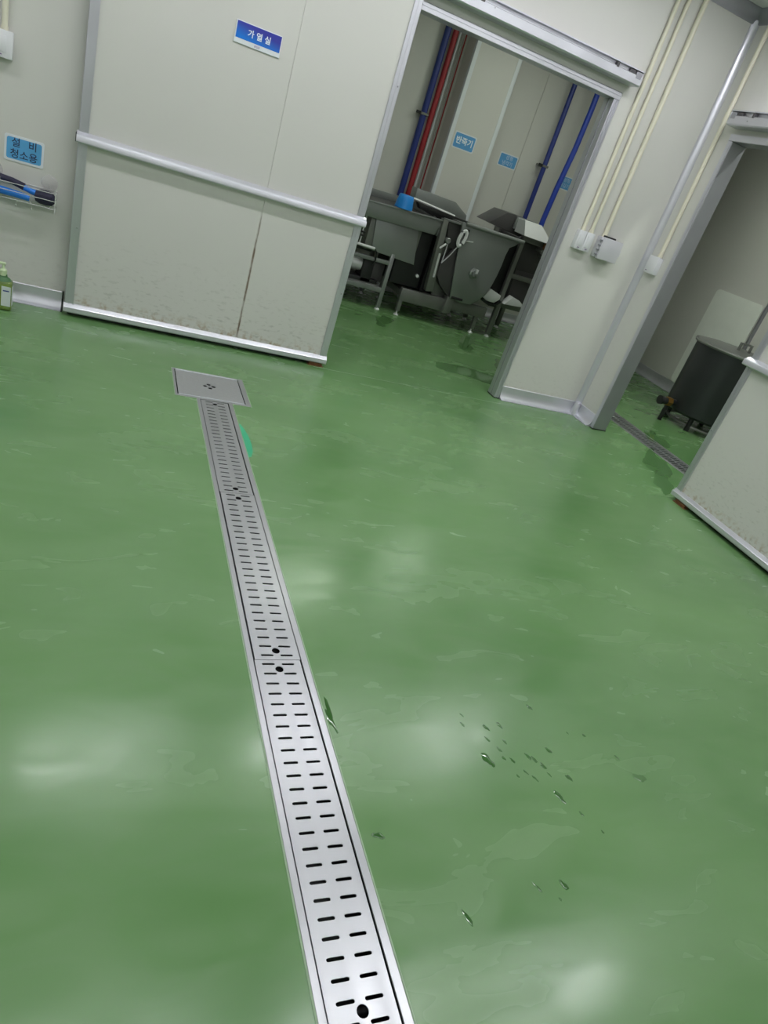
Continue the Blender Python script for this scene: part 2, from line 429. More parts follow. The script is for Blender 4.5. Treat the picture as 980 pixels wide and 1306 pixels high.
# ------------------------------------------------------------------ doorway frames
fr = sroot('trim_1', (OX1, YW, 0), 'aluminium frame around the doorway to the mixing room')
FW = .048
for x0, x1, n in ((OX1, OX1+FW, 'right'), (OX0-FW, OX0, 'left')):
    m = MB().box(x0, x1, YW-.014, YB+.014, 0.004, OZ+FW if False else OZ, .003, 1)
    m.obj('jamb', M_alu, fr)
    s = 1 if n == 'right' else -1
    xi = OX1 if s == 1 else OX0
    for dx in (.014, .030):                                  # ribs on the front face
        MB().box(xi+s*dx-.0025, xi+s*dx+.0025, YW-.018, YW-.014, 0.004, OZ).obj('rib', M_alu, fr)
    for dy in (.05,):
        MB().box(min(xi, xi-s*.005), max(xi, xi-s*.005), YW+dy-.003, YW+dy+.003, 0.004, OZ).obj('rib', M_alu_d, fr)
    MB().box(x0-.002, x1+.002, YW-.018, YB+.016, 0.0, .008).obj('gasket', M_black, fr)
MB().box(OX0-FW, OX1+FW, YW-.014, YB+.014, OZ, OZ+FW, .003, 1).obj('header', M_alu, fr)
MB().box(OX0-FW, OX1+FW, YW-.018, YW-.014, OZ+.026, OZ+.031).obj('rib', M_alu, fr)

fr2 = sroot('trim_2', (XR, RY1, 0), 'dark aluminium frame around the doorway to the tank room')
for y0, y1 in ((RY1, RY1+.042), (RY0-.042, RY0)):
    MB().box(XR-.012, XRB+.03, y0, y1, 0.006, RZ, .003, 1).obj('jamb', M_alu_d, fr2)
    MB().box(XR-.016, XR-.011, y0+.004, y1-.004, 0.006, RZ).obj('front_cover', M_alu, fr2)
    MB().box(XR-.016, XRB+.032, y0-.002, y1+.002, 0, .008).obj('gasket', M_black, fr2)
MB().box(XR-.012, XRB+.03, RY0-.042, RY1+.042, RZ, RZ+.045, .003, 1).obj('header', M_alu_d, fr2)
MB().box(XR-.016, XR-.011, RY0-.042, RY1+.042, RZ+.003, RZ+.045).obj('front_cover', M_alu, fr2)

struct(MB().box(1.45, OX1, 4.672, 4.677, 0, .0008).obj('trim_threshold', M_seal), 'pale joint line across the mixing room doorway')
# ------------------------------------------------------------------ sliding doors
def profile_bar(axis, a0, a1, face, pts, name, mat_, parent):
    """pts are (out, z), out measured from the door face towards the room (negative axis)"""
    return MB().prism([(face-o_, z) for o_, z in pts], axis, a0, a1).obj(name, mat_, parent)
RAIL = [(-.01, 1.020), (.040, 1.020), (.046, 1.026), (.046, 1.052), (.041, 1.060), (.036, 1.057), (.031, 1.062), (.010, 1.076), (-.01, 1.080)]
BOT = [(-.045, .026), (.020, .026), (.026, .032), (.026, .060), (.022, .064), (.017, .062), (.006, .082), (-.01, .086)]
ZT = 2.38
def sliding_door(name, axis, a0, a1, face, seam, label, flip):
    d = sroot(name, (a0 if axis == 0 else face, face if axis == 0 else a0, 0), label)
    TH = .055
    def bx(b0, b1, o0, o1, z0, z1, nm, mt, bev=0):
        m = MB()
        if axis == 0: m.box(b0, b1, face-o1, face-o0, z0, z1, bev, 1)
        else: m.box(face-o1, face-o0, b0, b1, z0, z1, bev, 1)
        return m.obj(nm, mt, d)
    pm = stained_panel('ivory door panel '+name, seam, 'X' if axis == 0 else 'Y')
    bx(a0+.05, seam-.0005, -TH, 0, .05, ZT-.03, 'panel', pm, .002)
    bx(seam+.0005, a1-.05, -TH, 0, .05, ZT-.03, 'panel', pm, .002)
    bx(a0+.05, a1-.05, -TH+.005, -.006, .06, ZT-.04, 'core', M_panel)
    for b0, b1 in ((a0, a0+.052), (a1-.052, a1)):
        e = bx(b0, b1, -TH-.004, .006, .05, ZT, 'edge_trim', M_alu, .003)
        inner = b1 if b0 == a0 else b0
        bx(inner-.004 if b0 == a0 else inner, inner if b0 == a0 else inner+.004, .006, .010, .05, ZT, 'edge_bead', M_alu)
        outer = b0 if b0 == a0 else b1
        mid = (b0+b1)/2
        bx(mid-.002, mid+.002, .006, .0085, .05, ZT, 'edge_bead', M_alu)
        for zz in (.55, 1.86):
            c = (mid+.01, face-.006, zz) if axis == 0 else (face-.006, mid+.01, zz)
            MB().lathe([(.005, .001), (.005, -.002), (.002, -.004)], c, 10, 'Y' if axis == 0 else 'X').obj('screw', M_alu_d, d)
    bx(a0, a1, -TH-.004, .006, ZT-.05, ZT, 'top_trim', M_alu, .003)
    rl = profile_bar(axis, a0-.008, a1+.012, face, RAIL, 'bumper_rail', M_alu_w, d)
    profile_bar(axis, a0-.004, a1+.004, face, BOT, 'bottom_trim', M_alu_w, d)
    sub(bx(a0-.012, a0-.008, -.012, .044, 1.022, 1.07, 'rail_end_cap', M_black), rl)
    bx(a0+.02, a1-.02, -.05, -.02, .004, .028, 'floor_seal', M_black)
    return d
d1 = sliding_door('door_1', 0, DX0, DX1, YD, 0.868, 'wide ivory sliding door with waist-high aluminium rail and blue name plate', 1)
d2 = sliding_door('door_2', 1, RD0, RD1, XDR, 2.15, 'ivory sliding door with aluminium bottom trim on the right wall', 1)

# floor guides under the doors
def guide(loc, rz, label):
    g = thing('door_guide', loc, label, 'door guide')
    for s in (-1, 1):
        MB().box(loc[0]-.05, loc[0]+.05, loc[1]+s*.016-.003, loc[1]+s*.016+.003, 0, .022, .001, 1).obj('cheek', M_rust, g)
    MB().box(loc[0]-.06, loc[0]+.06, loc[1]-.03, loc[1]+.03, 0, .004).obj('base_plate', M_rust, g)
    MB().tube([(loc[0], loc[1]-.016, .013), (loc[0], loc[1]+.016, .013)], .008, 10).obj('roller', M_rust, g)
    if rz: g.rotation_euler.z = rz
    return g
guide((1.47, YD+.005, 0), 0, 'rusty floor guide under the wide door beside the mixing room doorway')
guide((XDR-.002, RD1-.11, 0), PI/2, 'rusty floor guide under the door beside the tank room drain')

# door tracks
TRK = [(0, .0), (.102, .0), (.110, .008), (.110, .056), (.104, .060), (.084, .060), (.084, .082), (.110, .085), (.110, .092), (0, .098)]
def track(axis, a0, a1, face, z0, loc, label, end):
    t = thing('door_track', loc, label, 'door track')
    pts = [(face-o_, z0+z) for o_, z in TRK]
    MB().prism(pts, axis, a0, a1).obj('channel', M_alu, t)
    def bx(b0, b1, o0, o1, za, zb, nm, mt):
        m = MB()
        if axis == 0: m.box(b0, b1, face-o1, face-o0, z0+za, z0+zb, .002, 1)
        else: m.box(face-o1, face-o0, b0, b1, z0+za, z0+zb, .002, 1)
        return m.obj(nm, mt, t)
    bx(end-.115, end-.065, .08, .106, .036, .080, 'stop_block', M_dark)
    bx(end-.060, end-.012, .08, .111, .038, .079, 'stop_plate', M_alu_d)
    bx(end-.012, end-.004, .08, .111, .03, .082, 'end_bracket', M_alu)
    bx(end-.235, end-.215, .08, .113, .052, .082, 'clip', M_dark)
    if axis == 0:
        bx(1.885, 1.915, .08, .113, .052, .082, 'clip', M_dark)
        MB().lathe([(.004, 0), (.004, -.113)], (1.99, face, z0+.05), 8, 'Y').obj('screw', M_alu_d, t)
    else:
        MB().lathe([(.004, 0), (.004, -.113)], (face, end-.19, z0+.03), 8, 'X').obj('screw', M_alu_d, t)
    return t
track(0, -.35, 3.195, YW, 2.388, (1.4, YW, 2.388), 'long aluminium sliding track above the mixing room doorway', 3.195)
track(1, 1.5, 4.525, XR, 2.378, (XR, 3, 2.378), 'aluminium sliding track above the tank room doorway', 4.525)

# ------------------------------------------------------------------ long slotted floor drain
df = thing('floor_drain', (GC, 2, -.02), 'long stainless drain channel frame let into the green floor', 'drain')
GI0, GI1 = .5495, .7105
def flange(x0, x1, y0, y1, nm='flange', p=df):
    return MB().box(x0, x1, y0, y1, -.003, .0015, .0008, 1).obj(nm, M_steel, p)
flange(TR0, GI0, TY0, TY1-.001); flange(GI1, TR1, TY0, TY1-.001)
flange(GI0, GI1, TY0, TY0+.02)
ch = MB()
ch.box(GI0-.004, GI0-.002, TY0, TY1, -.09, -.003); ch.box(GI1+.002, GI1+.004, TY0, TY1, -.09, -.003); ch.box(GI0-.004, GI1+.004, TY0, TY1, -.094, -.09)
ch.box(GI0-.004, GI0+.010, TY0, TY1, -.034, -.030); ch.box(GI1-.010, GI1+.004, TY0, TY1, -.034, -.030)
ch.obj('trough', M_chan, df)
for x0, x1 in ((TR0-.005, TR0-.0005), (TR1+.0005, TR1+.005)):
    MB().box(x0, x1, TY0, BY0-.01, -.005, .0012).obj('sealant', M_seal, df)
# grates
GL, PITCH_S = 1.0655, .0427
def slot(cx, cy, l, w, n=5):
    r = w/2; out = []
    for s, a0 in ((1, -90), (-1, 90)):
        for k in range(n+1):
            a = math.radians(a0+180*k/n); out.append((cx+s*(l/2-r)+r*math.cos(a), cy+r*math.sin(a)))
    return out
def disc(cx, cy, r, n=16): return [(cx+r*math.cos(2*PI*k/n), cy+r*math.sin(2*PI*k/n)) for k in range(n)]
GWH = .0764
loops = [rrect(-GWH, GWH, 0.0012, GL-.0012, .002, 2)]
for k in range(25):
    y = .0212+PITCH_S*k
    for cx in (-.0327, .0327): loops.append(slot(cx, y, .0425, .0085))
for y in (.0425, GL-.0425): loops.append(disc(0, y, .0135))
gme = flat(loops, -.0025, 0)
skirt = bmesh.new(); skirt.from_mesh(gme)
mb = MB(); mb.bm.free(); mb.bm = skirt
for s in (-1, 1): mb.box(s*(GWH-.006)-.0012, s*(GWH-.006)+.0012, .0012, GL-.0012, -.030, -.0005)
gme2 = bpy.data.meshes.new('drain_grate'); skirt.to_mesh(gme2); skirt.free()
gme2.materials.append(M_steel)
seams = [-.545, .5215, 1.587, 2.6525]
gl = ['slotted stainless drain grate at the open end of the long drain', 'slotted stainless drain grate second from the open end of the long drain',
      'slotted stainless drain grate midway along the long drain', 'slotted stainless drain grate next to the square sump cover']
for i, y in enumerate(seams):
    o = bpy.data.objects.new('drain_grate', gme2); COL.objects.link(o)
    o.location = (GC + (-.0012, -.0014, .0016, -.0014)[i], y, -.0002)
    if i == 3: o.scale.y = (3.685-y)/GL
    tag(o, gl[i], 'grate', 'slotted grates of the long drain')

# sump cover
sp_ = thing('floor_sump', ((BX0+BX1)/2, (BY0+BY1)/2, -.02), 'square stainless frame around the sump cover at the end of the long drain', 'drain')
FWL, FWR = .0125, .0285
for a in ((BX0, BX0+FWL, BY0, BY1), (BX1-FWR, BX1, BY0, BY1), (BX0+FWL, BX1-FWR, BY0, BY0+.022), (BX0+FWL, BX1-FWR, BY1-.014, BY1)):
    flange(*a, nm='frame_side', p=sp_)
cb = MB(); cb.box(BX0+.01, BX1-.01, BY0+.012, BY0+.014, -.2, -.02); cb.box(BX0+.01, BX1-.01, BY1-.014, BY1-.012, -.2, -.02)
cb.box(BX0+.01, BX0+.012, BY0+.012, BY1-.012, -.2, -.02); cb.box(BX1-.012, BX1-.01, BY0+.012, BY1-.012, -.2, -.02); cb.box(BX0+.01, BX1-.01, BY0+.012, BY1-.012, -.204, -.2)
cb.obj('sump', M_chan, sp_)
for a in ((BX0-.005, BX0-.0005, BY0-.004, BY1+.004), (BX1+.0005, BX1+.005, BY0-.004, BY1+.004), (BX0, BX1, BY1+.0005, BY1+.005)):
    MB().box(*a, -.005, .0012).obj('sealant', M_seal, sp_)
ccx, ccy = (BX0+FWL+BX1-FWR)/2, (BY0+.022+BY1-.014)/2
hw, hd = (BX1-BX0-FWL-FWR)/2-.0055, (BY1-BY0-.036)/2-.002
cl = [rrect(-hw, hw, -hd, hd, .003, 2)]
for a in range(4):
    cl.append(disc(.025*math.cos(a*PI/2+.1), .027*math.sin(a*PI/2+.1), .0135, 12))
cl.append(disc(0, 0, .005, 10))
cov = thing('sump_cover', (ccx, ccy, 0), 'square brushed stainless sump cover with a small clover of finger holes', 'drain cover')
link('plate', flat(cl, -.004, .0005), M_cover, cov, False, (ccx, ccy, 0)).matrix_parent_inverse = Matrix.Translation(-cov.location)
for s in (-1, 1):
    MB().box(ccx-hw, ccx+hw, ccy+s*hd-.0022, ccy+s*hd+.0022, -.01, .0036, .0008, 1).obj('folded_edge_highlight', M_sign_w, cov)  # white colour paints the highlights along both folded edges

# tank room drain
td = thing('floor_drain', ((SX0+SX1)/2, 4, -.02), 'narrow drain channel in the tank room doorway floor', 'drain')
for x0, x1 in ((SX0, SX0+.018), (SX1-.018, SX1)): flange(x0, x1, SY0, SY1, p=td)
m = MB(); m.box(SX0+.012, SX0+.014, SY0, SY1, -.1, -.02); m.box(SX1-.014, SX1-.012, SY0, SY1, -.1, -.02); m.box(SX0+.012, SX1-.012, SY0, SY1, -.104, -.1); m.obj('trough', M_chan, td)
gloops = [rrect(-.108, .108, .001, .849, .002, 2)]
for k in range(20):
    for cx in (-.05, .05): gloops.append(slot(cx, .023+k*.0423, .080, .020, 3))
tg = flat(gloops, -.004, 0); tg.materials.append(M_mach)
for k in range(4):
    o = bpy.data.objects.new('drain_grate', tg); COL.objects.link(o); o.location = ((SX0+SX1)/2, SY0+.85*k, -.0002)
    tag(o, 'dark slotted grate of the tank room drain', 'grate', 'grates of the tank room drain')
    MB().box(SX0+.016, SX0+.022, SY0+.85*k+.001, SY0+.85*k+.849, -.02, -.0045)
# support ledges
for x0, x1 in ((SX0+.014, SX0+.03), (SX1-.03, SX1-.014)):
    MB().box(x0, x1, SY0, SY1, -.008, -.0045).obj('ledge', M_chan, td)

# ------------------------------------------------------------------ ceiling lamps
def lamp(x, y, em, label, group, lx=1.2, ly=.30):
    t = thing('ceiling_light', (x, y, ZC), label, 'ceiling light', group)
    MB().box(x-lx/2, x+lx/2, y-ly/2, y+ly/2, ZC-.04, ZC, .006).obj('housing', M_lampbody, t)
    MB().box(x-lx/2+.015, x+lx/2-.015, y-ly/2+.015, y+ly/2-.015, ZC-.046, ZC-.04).obj('diffuser', em, t)
for y in (3.74, 1.60, -2.0):
    for x in (-1.7, .30, 1.95, 3.32):
        lamp(x, y, M_em_main, 'white strip lamp on the ceiling of the drain room', 'ceiling lamps of the drain room', 1.15 if x != 3.32 else 1.05, .13)
lamp(2.2, 6.0, M_em_mix, 'white strip lamp on the ceiling of the mixing room', 'ceiling lamps of the mixing room', 1.2, .15)
lamp(4.2, 6.55, M_em_mix, 'white strip lamp on the ceiling of the mixing room', 'ceiling lamps of the mixing room', 1.2, .15)
lamp(4.50, 5.25, M_em_tank, 'white strip lamp on the ceiling of the tank room', 'ceiling lamps of the tank room', .15, 1.2)
lamp(4.50, 3.2, M_em_tank, 'white strip lamp on the ceiling of the tank room', 'ceiling lamps of the tank room', .15, 1.2)

# ------------------------------------------------------------------ signs
def sign(x0, x1, y, z0, z1, body, label, face, border, lines, r=.012, cat='sign', name='wall_sign'):
    t = thing(name, ((x0+x1)/2, y, z0), label, cat)
    def put(me, nm, mt, dy):   # meshes are in world metres, so a sub-part needs no offset from its part
        me.transform(UPRIGHT); me.transform(Matrix.Translation(((x0+x1)/2, y-dy, (z0+z1)/2)))
        return link(nm, me, mt, t, False)
    w, h = (x1-x0)/2, (z1-z0)/2
    put(flat([rrect(-w, w, -h, h, r)], 0, .004), 'board', border, 0)
    pf = put(flat([rrect(-w+.012, w-.012, -h+.012, h-.012, r)], 0, .0006), 'printed_face', face, .004)
    for txt, size, dx, dz, mt, bold in lines:
        me = text_mesh(txt, size, .0004, bold)
        me.transform(Matrix.Translation((dx, dz, 0)))
        sub(put(me, 'lettering', mt, .0050), pf)
    return t
sign(-.612, -.408, YW, .808, .946, '', 'sky blue sign with black lettering above the wire rack', M_sign_b, M_sign_w,
     [('설', .052, -.043, .030, M_sign_t, .0006), ('비', .052, .043, .030, M_sign_t, .0006), ('청소용', .052, 0, -.030, M_sign_t, .0006)])
sign(3.40, 3.68, PY, 1.765, 1.935, '', 'blue sign with bold white lettering on the boxed-in pillar', M_sign_b2, M_sign_w, [('반죽기', .080, 0, 0, M_sign_l, .002)], .015)
sign(4.165, 4.425, 8.345, 1.765, 1.915, '', 'blue sign with two lines of faint lettering right of the pillar', M_sign_b2, M_sign_w, [('성형', .055, .01, .032, M_sign_l2, .001), ('냉각기', .055, 0, -.032, M_sign_l2, .001)], .012)
sign(5.055, 5.30, 8.345, 1.755, 1.915, '', 'blue sign with faint lettering half hidden behind a blue pipe', M_sign_b2, M_sign_w, [('성형', .055, .01, .032, M_sign_l2, .001), ('튀김기', .055, 0, -.032, M_sign_l2, .001)], .012)
# name plate on the wide door
t = thing('name_plate', (.648, YD, 1.768), 'glossy blue name plate with white lettering on the wide sliding door', 'sign')
MB().box(.515, .781, YD-.007, YD, 1.768, 1.878, .0015, 1).obj('board', M_sign_w, t)
pf = MB().box(.521, .776, YD-.0078, YD-.007, 1.793, 1.874).obj('printed_face', M_plate, t)
def plate_text(txt, size, x, z, mt, bold, y=YD-.0082):
    me = text_mesh(txt, size, .0003, bold); me.transform(UPRIGHT); me.transform(Matrix.Translation((x, y, z))); return link('lettering', me, mt, pf, False)
for ch_, x_ in (('가', .603), ('열', .652), ('실', .701)): plate_text(ch_, .040, x_, 1.829, M_sign_l, .0008)
plate_text('출입문', .012, .648, 1.780, M_sign_g, .0002, YD-.0074)

# ------------------------------------------------------------------ switch boxes and conduits
def switch(x0, x1, z0, z1, label, y=YW, group=None, rocker=True):
    t = thing('switch_box', ((x0+x1)/2, y, z0), label, 'switch box', group)
    MB().box(x0, x1, y-.038, y, z0, z1, .003).obj('back_box', M_white, t)
    cp = MB().box(x0-.001, x1+.001, y-.046, y-.037, z0-.001, z1+.001, .003).obj('cover_plate', M_white, t)
    if rocker:
        w = x1-x0
        MB().box(x0+w*.22, x1-w*.22, y-.050, y-.045, z0+.028, z1-.025, .0015).obj('rocker', M_white, cp)
        MB().box(x0+w*.36, x1-w*.36, y-.0508, y-.0498, z0+.012, z0+.018).obj('mark', M_sign_g, cp)
    return t
switch(3.246, 3.316, 1.302, 1.438, 'white wall switch box nearest the mixing room doorway frame')
switch(3.320, 3.392, 1.302, 1.438, 'white wall switch box next to the grey hinged box')
switch(-.720, -.586, 1.31, 1.438, 'white wall switch box above the sky blue sign')
gb = thing('control_box', (3.555, YW, 1.285), 'pale grey hinged control box with a black lever on top', 'control box')
MB().box(3.452, 3.640, YW-.055, YW, 1.288, 1.442, .004).obj('case', M_white2, gb)
MB().box(3.462, 3.652, YW-.078, YW-.053, 1.284, 1.444, .006).obj('lid', M_white2, gb)
for z in (1.31, 1.345, 1.38, 1.415): MB().box(3.446, 3.462, YW-.068, YW-.045, z-.006, z+.006, .001).obj('hinge', M_alu_d, gb)
MB().box(3.650, 3.664, YW-.070, YW-.048, 1.34, 1.385, .002).obj('latch', M_white2, gb)
MB().box(3.475, 3.590, YW-.05, YW-.03, 1.440, 1.456, .004).obj('lever', M_black, gb)
rb = thing('switch_box', (XR, 4.68, 1.303), 'small white wall switch box beside the tank room doorway', 'switch box')
MB().box(XR-.038, XR, 4.618, 4.735, 1.303, 1.434, .003).obj('back_box', M_white, rb)
cp = MB().box(XR-.047, XR-.037, 4.617, 4.736, 1.302, 1.435, .003).obj('cover_plate', M_white, rb)
MB().box(XR-.048, XR-.046, 4.70, 4.72, 1.318, 1.323).obj('mark', M_sign_g, cp)
def conduit(x, y, z0, z1, r, label, zc=2.5):
    t = thing('conduit', (x, y, z0), label, 'conduit')
    MB().tube([(x, y, z0), (x, y, z1)], r, 14).obj('pipe', M_cream, t)
    MB().tube([(x, y, zc-.03), (x, y, zc+.03)], r*1.14, 14).obj('coupling', M_cream, t)
    MB().tube([(x, y, z0), (x, y, z0+.02)], r*1.25, 14).obj('connector', M_cream, t)
CZ = ZC-.082
conduit(3.285, YW-.017, 1.4385, CZ, .0150, 'cream conduit rising from the switch box nearest the doorway frame', 2.50)
conduit(3.364, YW-.017, 1.4385, CZ, .0150, 'cream conduit rising from the middle switch box', 2.50)
conduit(3.492, YW-.020, 1.4425, CZ, .0180, 'thicker cream conduit rising from the hinged control box', 2.47)
conduit(-.629, YW-.017, 1.4385, CZ, .0150, 'cream conduit rising from the switch box above the sky blue sign', 2.5)
conduit(XR-.018, 4.655, 1.4355, CZ, .0165, 'cream conduit on the right wall beside the corner cove', 2.44)

# ------------------------------------------------------------------ wire rack with brushes
rk = thing('wire_rack', (-.6, YW, .61), 'chrome wire rack held by suction cups left of the wide door', 'rack')
RX0, RX1, RYF, RYB = -.905, -.325, YW-.105, YW-.012
def wire(pts, r=.0022, nm='wire'): return MB().tube(pts, r, 6).obj(nm, M_wire, rk)
for z in (.618, .662, .705):
    wire([(RX0, RYF, z), (RX1, RYF, z)]); wire([(RX1, RYF, z), (RX1, RYB, z)]); wire([(RX0, RYF, z), (RX0, RYB, z)])
wire([(RX0, RYB, .705), (RX1, RYB, .705)]); wire([(RX0, RYB, .618), (RX1, RYB, .618)])
for x in (RX0, -.615, RX1): wire([(x, RYF-.002, .595), (x, RYF-.002, .725)], .0032, 'upright')
for k in range(6): wire([(RX0+.05+k*.1, RYF, .618), (RX0+.05+k*.1, RYB, .618)])
for x in (-.53, -.45): wire([(x, RYF+.03, .618), (x, RYF+.03, .588), (x, RYF+.012, .582), (x, RYF+.006, .592)], .0022, 'hook')
for x in (-.37, -.66, -.86):
    MB().lathe([(.046, -.001), (.045, -.004), (.038, -.012), (.022, -.020), (.014, -.028), (.013, -.036)], (x, YW, .742), 20, 'Y').obj('suction_cup', M_cup, rk)
    wire([(x, YW-.026, .742), (x, YW-.02, .72), (x, RYB, .705)], .002, 'hook')
b1 = thing('scrub_brush', (-.60, YW-.075, .621), 'bright blue tapered brush handle lying in the wire rack', 'brush')
MB().tube([(-.86, YW-.078, .650), (-.70, YW-.080, .652), (-.60, YW-.080, .650), (-.50, YW-.080, .645), (-.462, YW-.080, .641)], .026, 14, True, .017).obj('handle', M_brush_b, b1)
MB().tube([(-.90, YW-.075, .655), (-.845, YW-.076, .651)], .030, 14).obj('grip', M_brush_d, b1)
b2 = thing('scrub_brush', (-.45, YW-.04, .62), 'navy bristle brush with a short blue neck in the wire rack', 'brush')
MB().lathe([(.012, -.052), (.030, -.045), (.040, -.02), (.042, .01), (.036, .045), (.016, .06), (.004, .064)], (-.388, YW-.055, .663), 20, 'X').obj('head', M_brush_d, b2)
MB().tube([(-.50, YW-.052, .69), (-.435, YW-.054, .675)], .016, 12, True, .018).obj('neck', M_brush_b, b2)
MB().tube([(-.80, YW-.04, .722), (-.66, YW-.042, .72), (-.56, YW-.046, .708), (-.495, YW-.052, .692)], .014, 12, True, .021).obj('handle', M_brush_d, b2)

# soap bottle
sb = thing('soap_bottle', (-.585, 4.655, 0), 'pump bottle of yellow green soap on the floor by the skirting', 'bottle')
bx_, by_ = -.590, 4.635
MB().box(bx_-.048, bx_+.040, by_-.032, by_+.032, 0, .15, .012, 3).obj('bottle', M_soap, sb)
MB().box(bx_-.044, bx_+.036, by_-.028, by_+.028, .004, .132, .010, 3).obj('soap', M_liquid, sb)
MB().box(bx_-.005, bx_+.037, by_-.0335, by_-.0318, .025, .125, .0005, 1).obj('sticker', M_sticker, sb)
MB().box(bx_+.0398, bx_+.0412, by_-.022, by_+.022, .025, .125, .0004, 1).obj('sticker', M_sticker, sb)
MB().box(bx_+.002, bx_+.030, by_-.0342, by_-.0334, .100, .106).obj('printed_line', M_blue_d, sb)
MB().lathe([(.040, .145), (.034, .158), (.02, .166), (.019, .178)], (bx_-.004, by_, 0), 24, sy=.75).obj('shoulder', M_collar, sb)
MB().lathe([(.017, .172), (.0175, .196), (.013, .202), (.007, .204), (.006, .226)], (bx_-.004, by_, 0), 18).obj('collar', M_pump, sb)
MB().tube([(bx_+.006, by_, .228), (bx_-.012, by_, .230), (bx_-.040, by_, .226), (bx_-.046, by_, .216)], .0075, 10).obj('pump_head', M_pump, sb)

sb.scale = (1.18, 1.18, 1.18); sb.location = (-.553, 4.622, 0)
# ------------------------------------------------------------------ mixing-room pipes
def pipe(name, pts, r, m_, label, clamp=None):
    t = thing(name, pts[0], label, 'pipe')
    MB().tube(pts, r, 14).obj('pipe', m_, t)
    if clamp is not None:
        p = Vector(pts[0]); 
        MB().box(p.x-r*1.3, p.x+r*1.3, p.y-r*1.25, 8.345, clamp-.012, clamp+.012, .002, 1).obj('clamp', M_mach2, t)
        MB().box(p.x-r*1.3-.05, p.x-r*1.2, p.y-r*.6, p.y-r*.1, clamp-.016, clamp+.016, .002, 1).obj('clamp_bolt', M_black, t)
def vp(x, y, z0, z1): return [(x, y, z0), (x, y, z1)]
pipe('water_pipe', vp(3.055, 8.28, .4, ZC), .036, M_blue_d, 'dark blue pipe left of the red pipe behind the blue bowl', 1.98)
pipe('water_pipe', vp(3.152, 8.285, .4, ZC), .032, M_red, 'red pipe on the wall behind the blue bowl')
pipe('thin_pipe', vp(3.216, 8.31, .4, ZC), .013, M_sign_w, 'thin white pipe beside the red pipe')
pipe('thin_pipe', vp(3.262, 8.315, .4, ZC), .011, M_grey_p, 'thin grey pipe between the white pipe and the pillar')
pipe('thin_pipe', vp(3.294, 8.32, .4, ZC), .008, M_red, 'very thin dark red pipe against the pillar side')
pipe('water_pipe', vp(4.72, 8.20, .4, ZC), .030, M_blue_d, 'dark blue pipe between the two faint signs', 1.92)
pipe('water_hose', [(4.93, 8.04, .4), (4.905, 8.04, 1.0), (4.885, 8.04, 1.35), (4.905, 8.04, 1.75), (4.945, 8.04, 2.2), (4.955, 8.04, 2.6), (4.95, 8.04, ZC)], .033, M_blue_p, 'bright blue hose hanging in front of the last sign')

# ------------------------------------------------------------------ machines in the mixing room
YF = 7.05
def P(u, v, y=YF):
    q = at(u, v, 1, y); return (q.x, q.z)
def plate(pts, y0, y1, nm, m_, par, bev=.003, y=None):
    return MB().prism([P(u, v, y if y else y0) for u, v in pts], 1, y0, y1, bev).obj(nm, m_, par)
def foot(x, y, z, par):
    MB().lathe([(.030, 0), (.030, .006), (.022, .016), (.010, .022), (.009, z)], (x, y, 0), 14).obj('foot', M_bright, par)

# --- worktable with deep apron (trough)
wt = thing('trough_table', (2.4, 7.5, 0), 'grey stainless trough table with a motor below, carrying the blue bowl', 'table')
TX0, TX1 = 1.55, 3.14
m = MB().prism([(TX0, .872), (3.10, .905), (TX1, 1.055), (TX0, 1.005)], 1, 7.05, 7.07, .002); m.obj('apron', M_mach, wt)
MB().prism([(TX0, 1.003), (TX1, 1.053), (TX1, 1.068), (TX0, 1.018)], 1, 7.035, 7.10, .004).obj('rim', M_mach, wt)
MB().prism([(TX0, .985), (TX1, 1.035), (TX1, 1.043), (TX0, .993)], 1, 7.07, 8.0, .001).obj('tray', M_dark, wt)
MB().prism([(TX0, .985), (TX1, 1.035), (TX1, 1.115), (TX0, 1.085)], 1, 8.0, 8.02, .002).obj('back_upstand', M_mach, wt)
MB().prism([(7.06, .90), (8.01, .90), (8.01, 1.11), (7.06, 1.05)], 0, TX1-.012, TX1, .002).obj('end_plate', M_mach, wt)
plate([(481, 276), (535, 290), (528, 338), (474, 319)], 7.09, 7.11, 'hopper_plate', M_mach, wt)
MB().box(2.40, 2.98, 7.11, 7.9, .58, .90, .004).obj('hopper', M_mach2, wt)
for x in (2.30, 2.335): MB().tube([(x, 7.085, .60), (x, 7.085, .90)], .007, 8).obj('guide_rod', M_bright, wt)
for z in (.735, .70): MB().box(2.05, 2.36, 7.06, 7.08, z-.008, z+.008).obj('slot_bar', M_black, wt)
# blue bowl upside down on the rim
cx, cz = 2.70, 1.049
bw = MB().lathe([(.098, 0), (.100, .006), (.096, .008), (.090, .05), (.078, .120), (.070, .130), (.05, .132), (.0, .132)], (cx, 7.115, 1.0555), 28).obj('bowl', M_bowl)
tag(bw, 'bright blue plastic bowl turned upside down on the trough table', 'bowl')

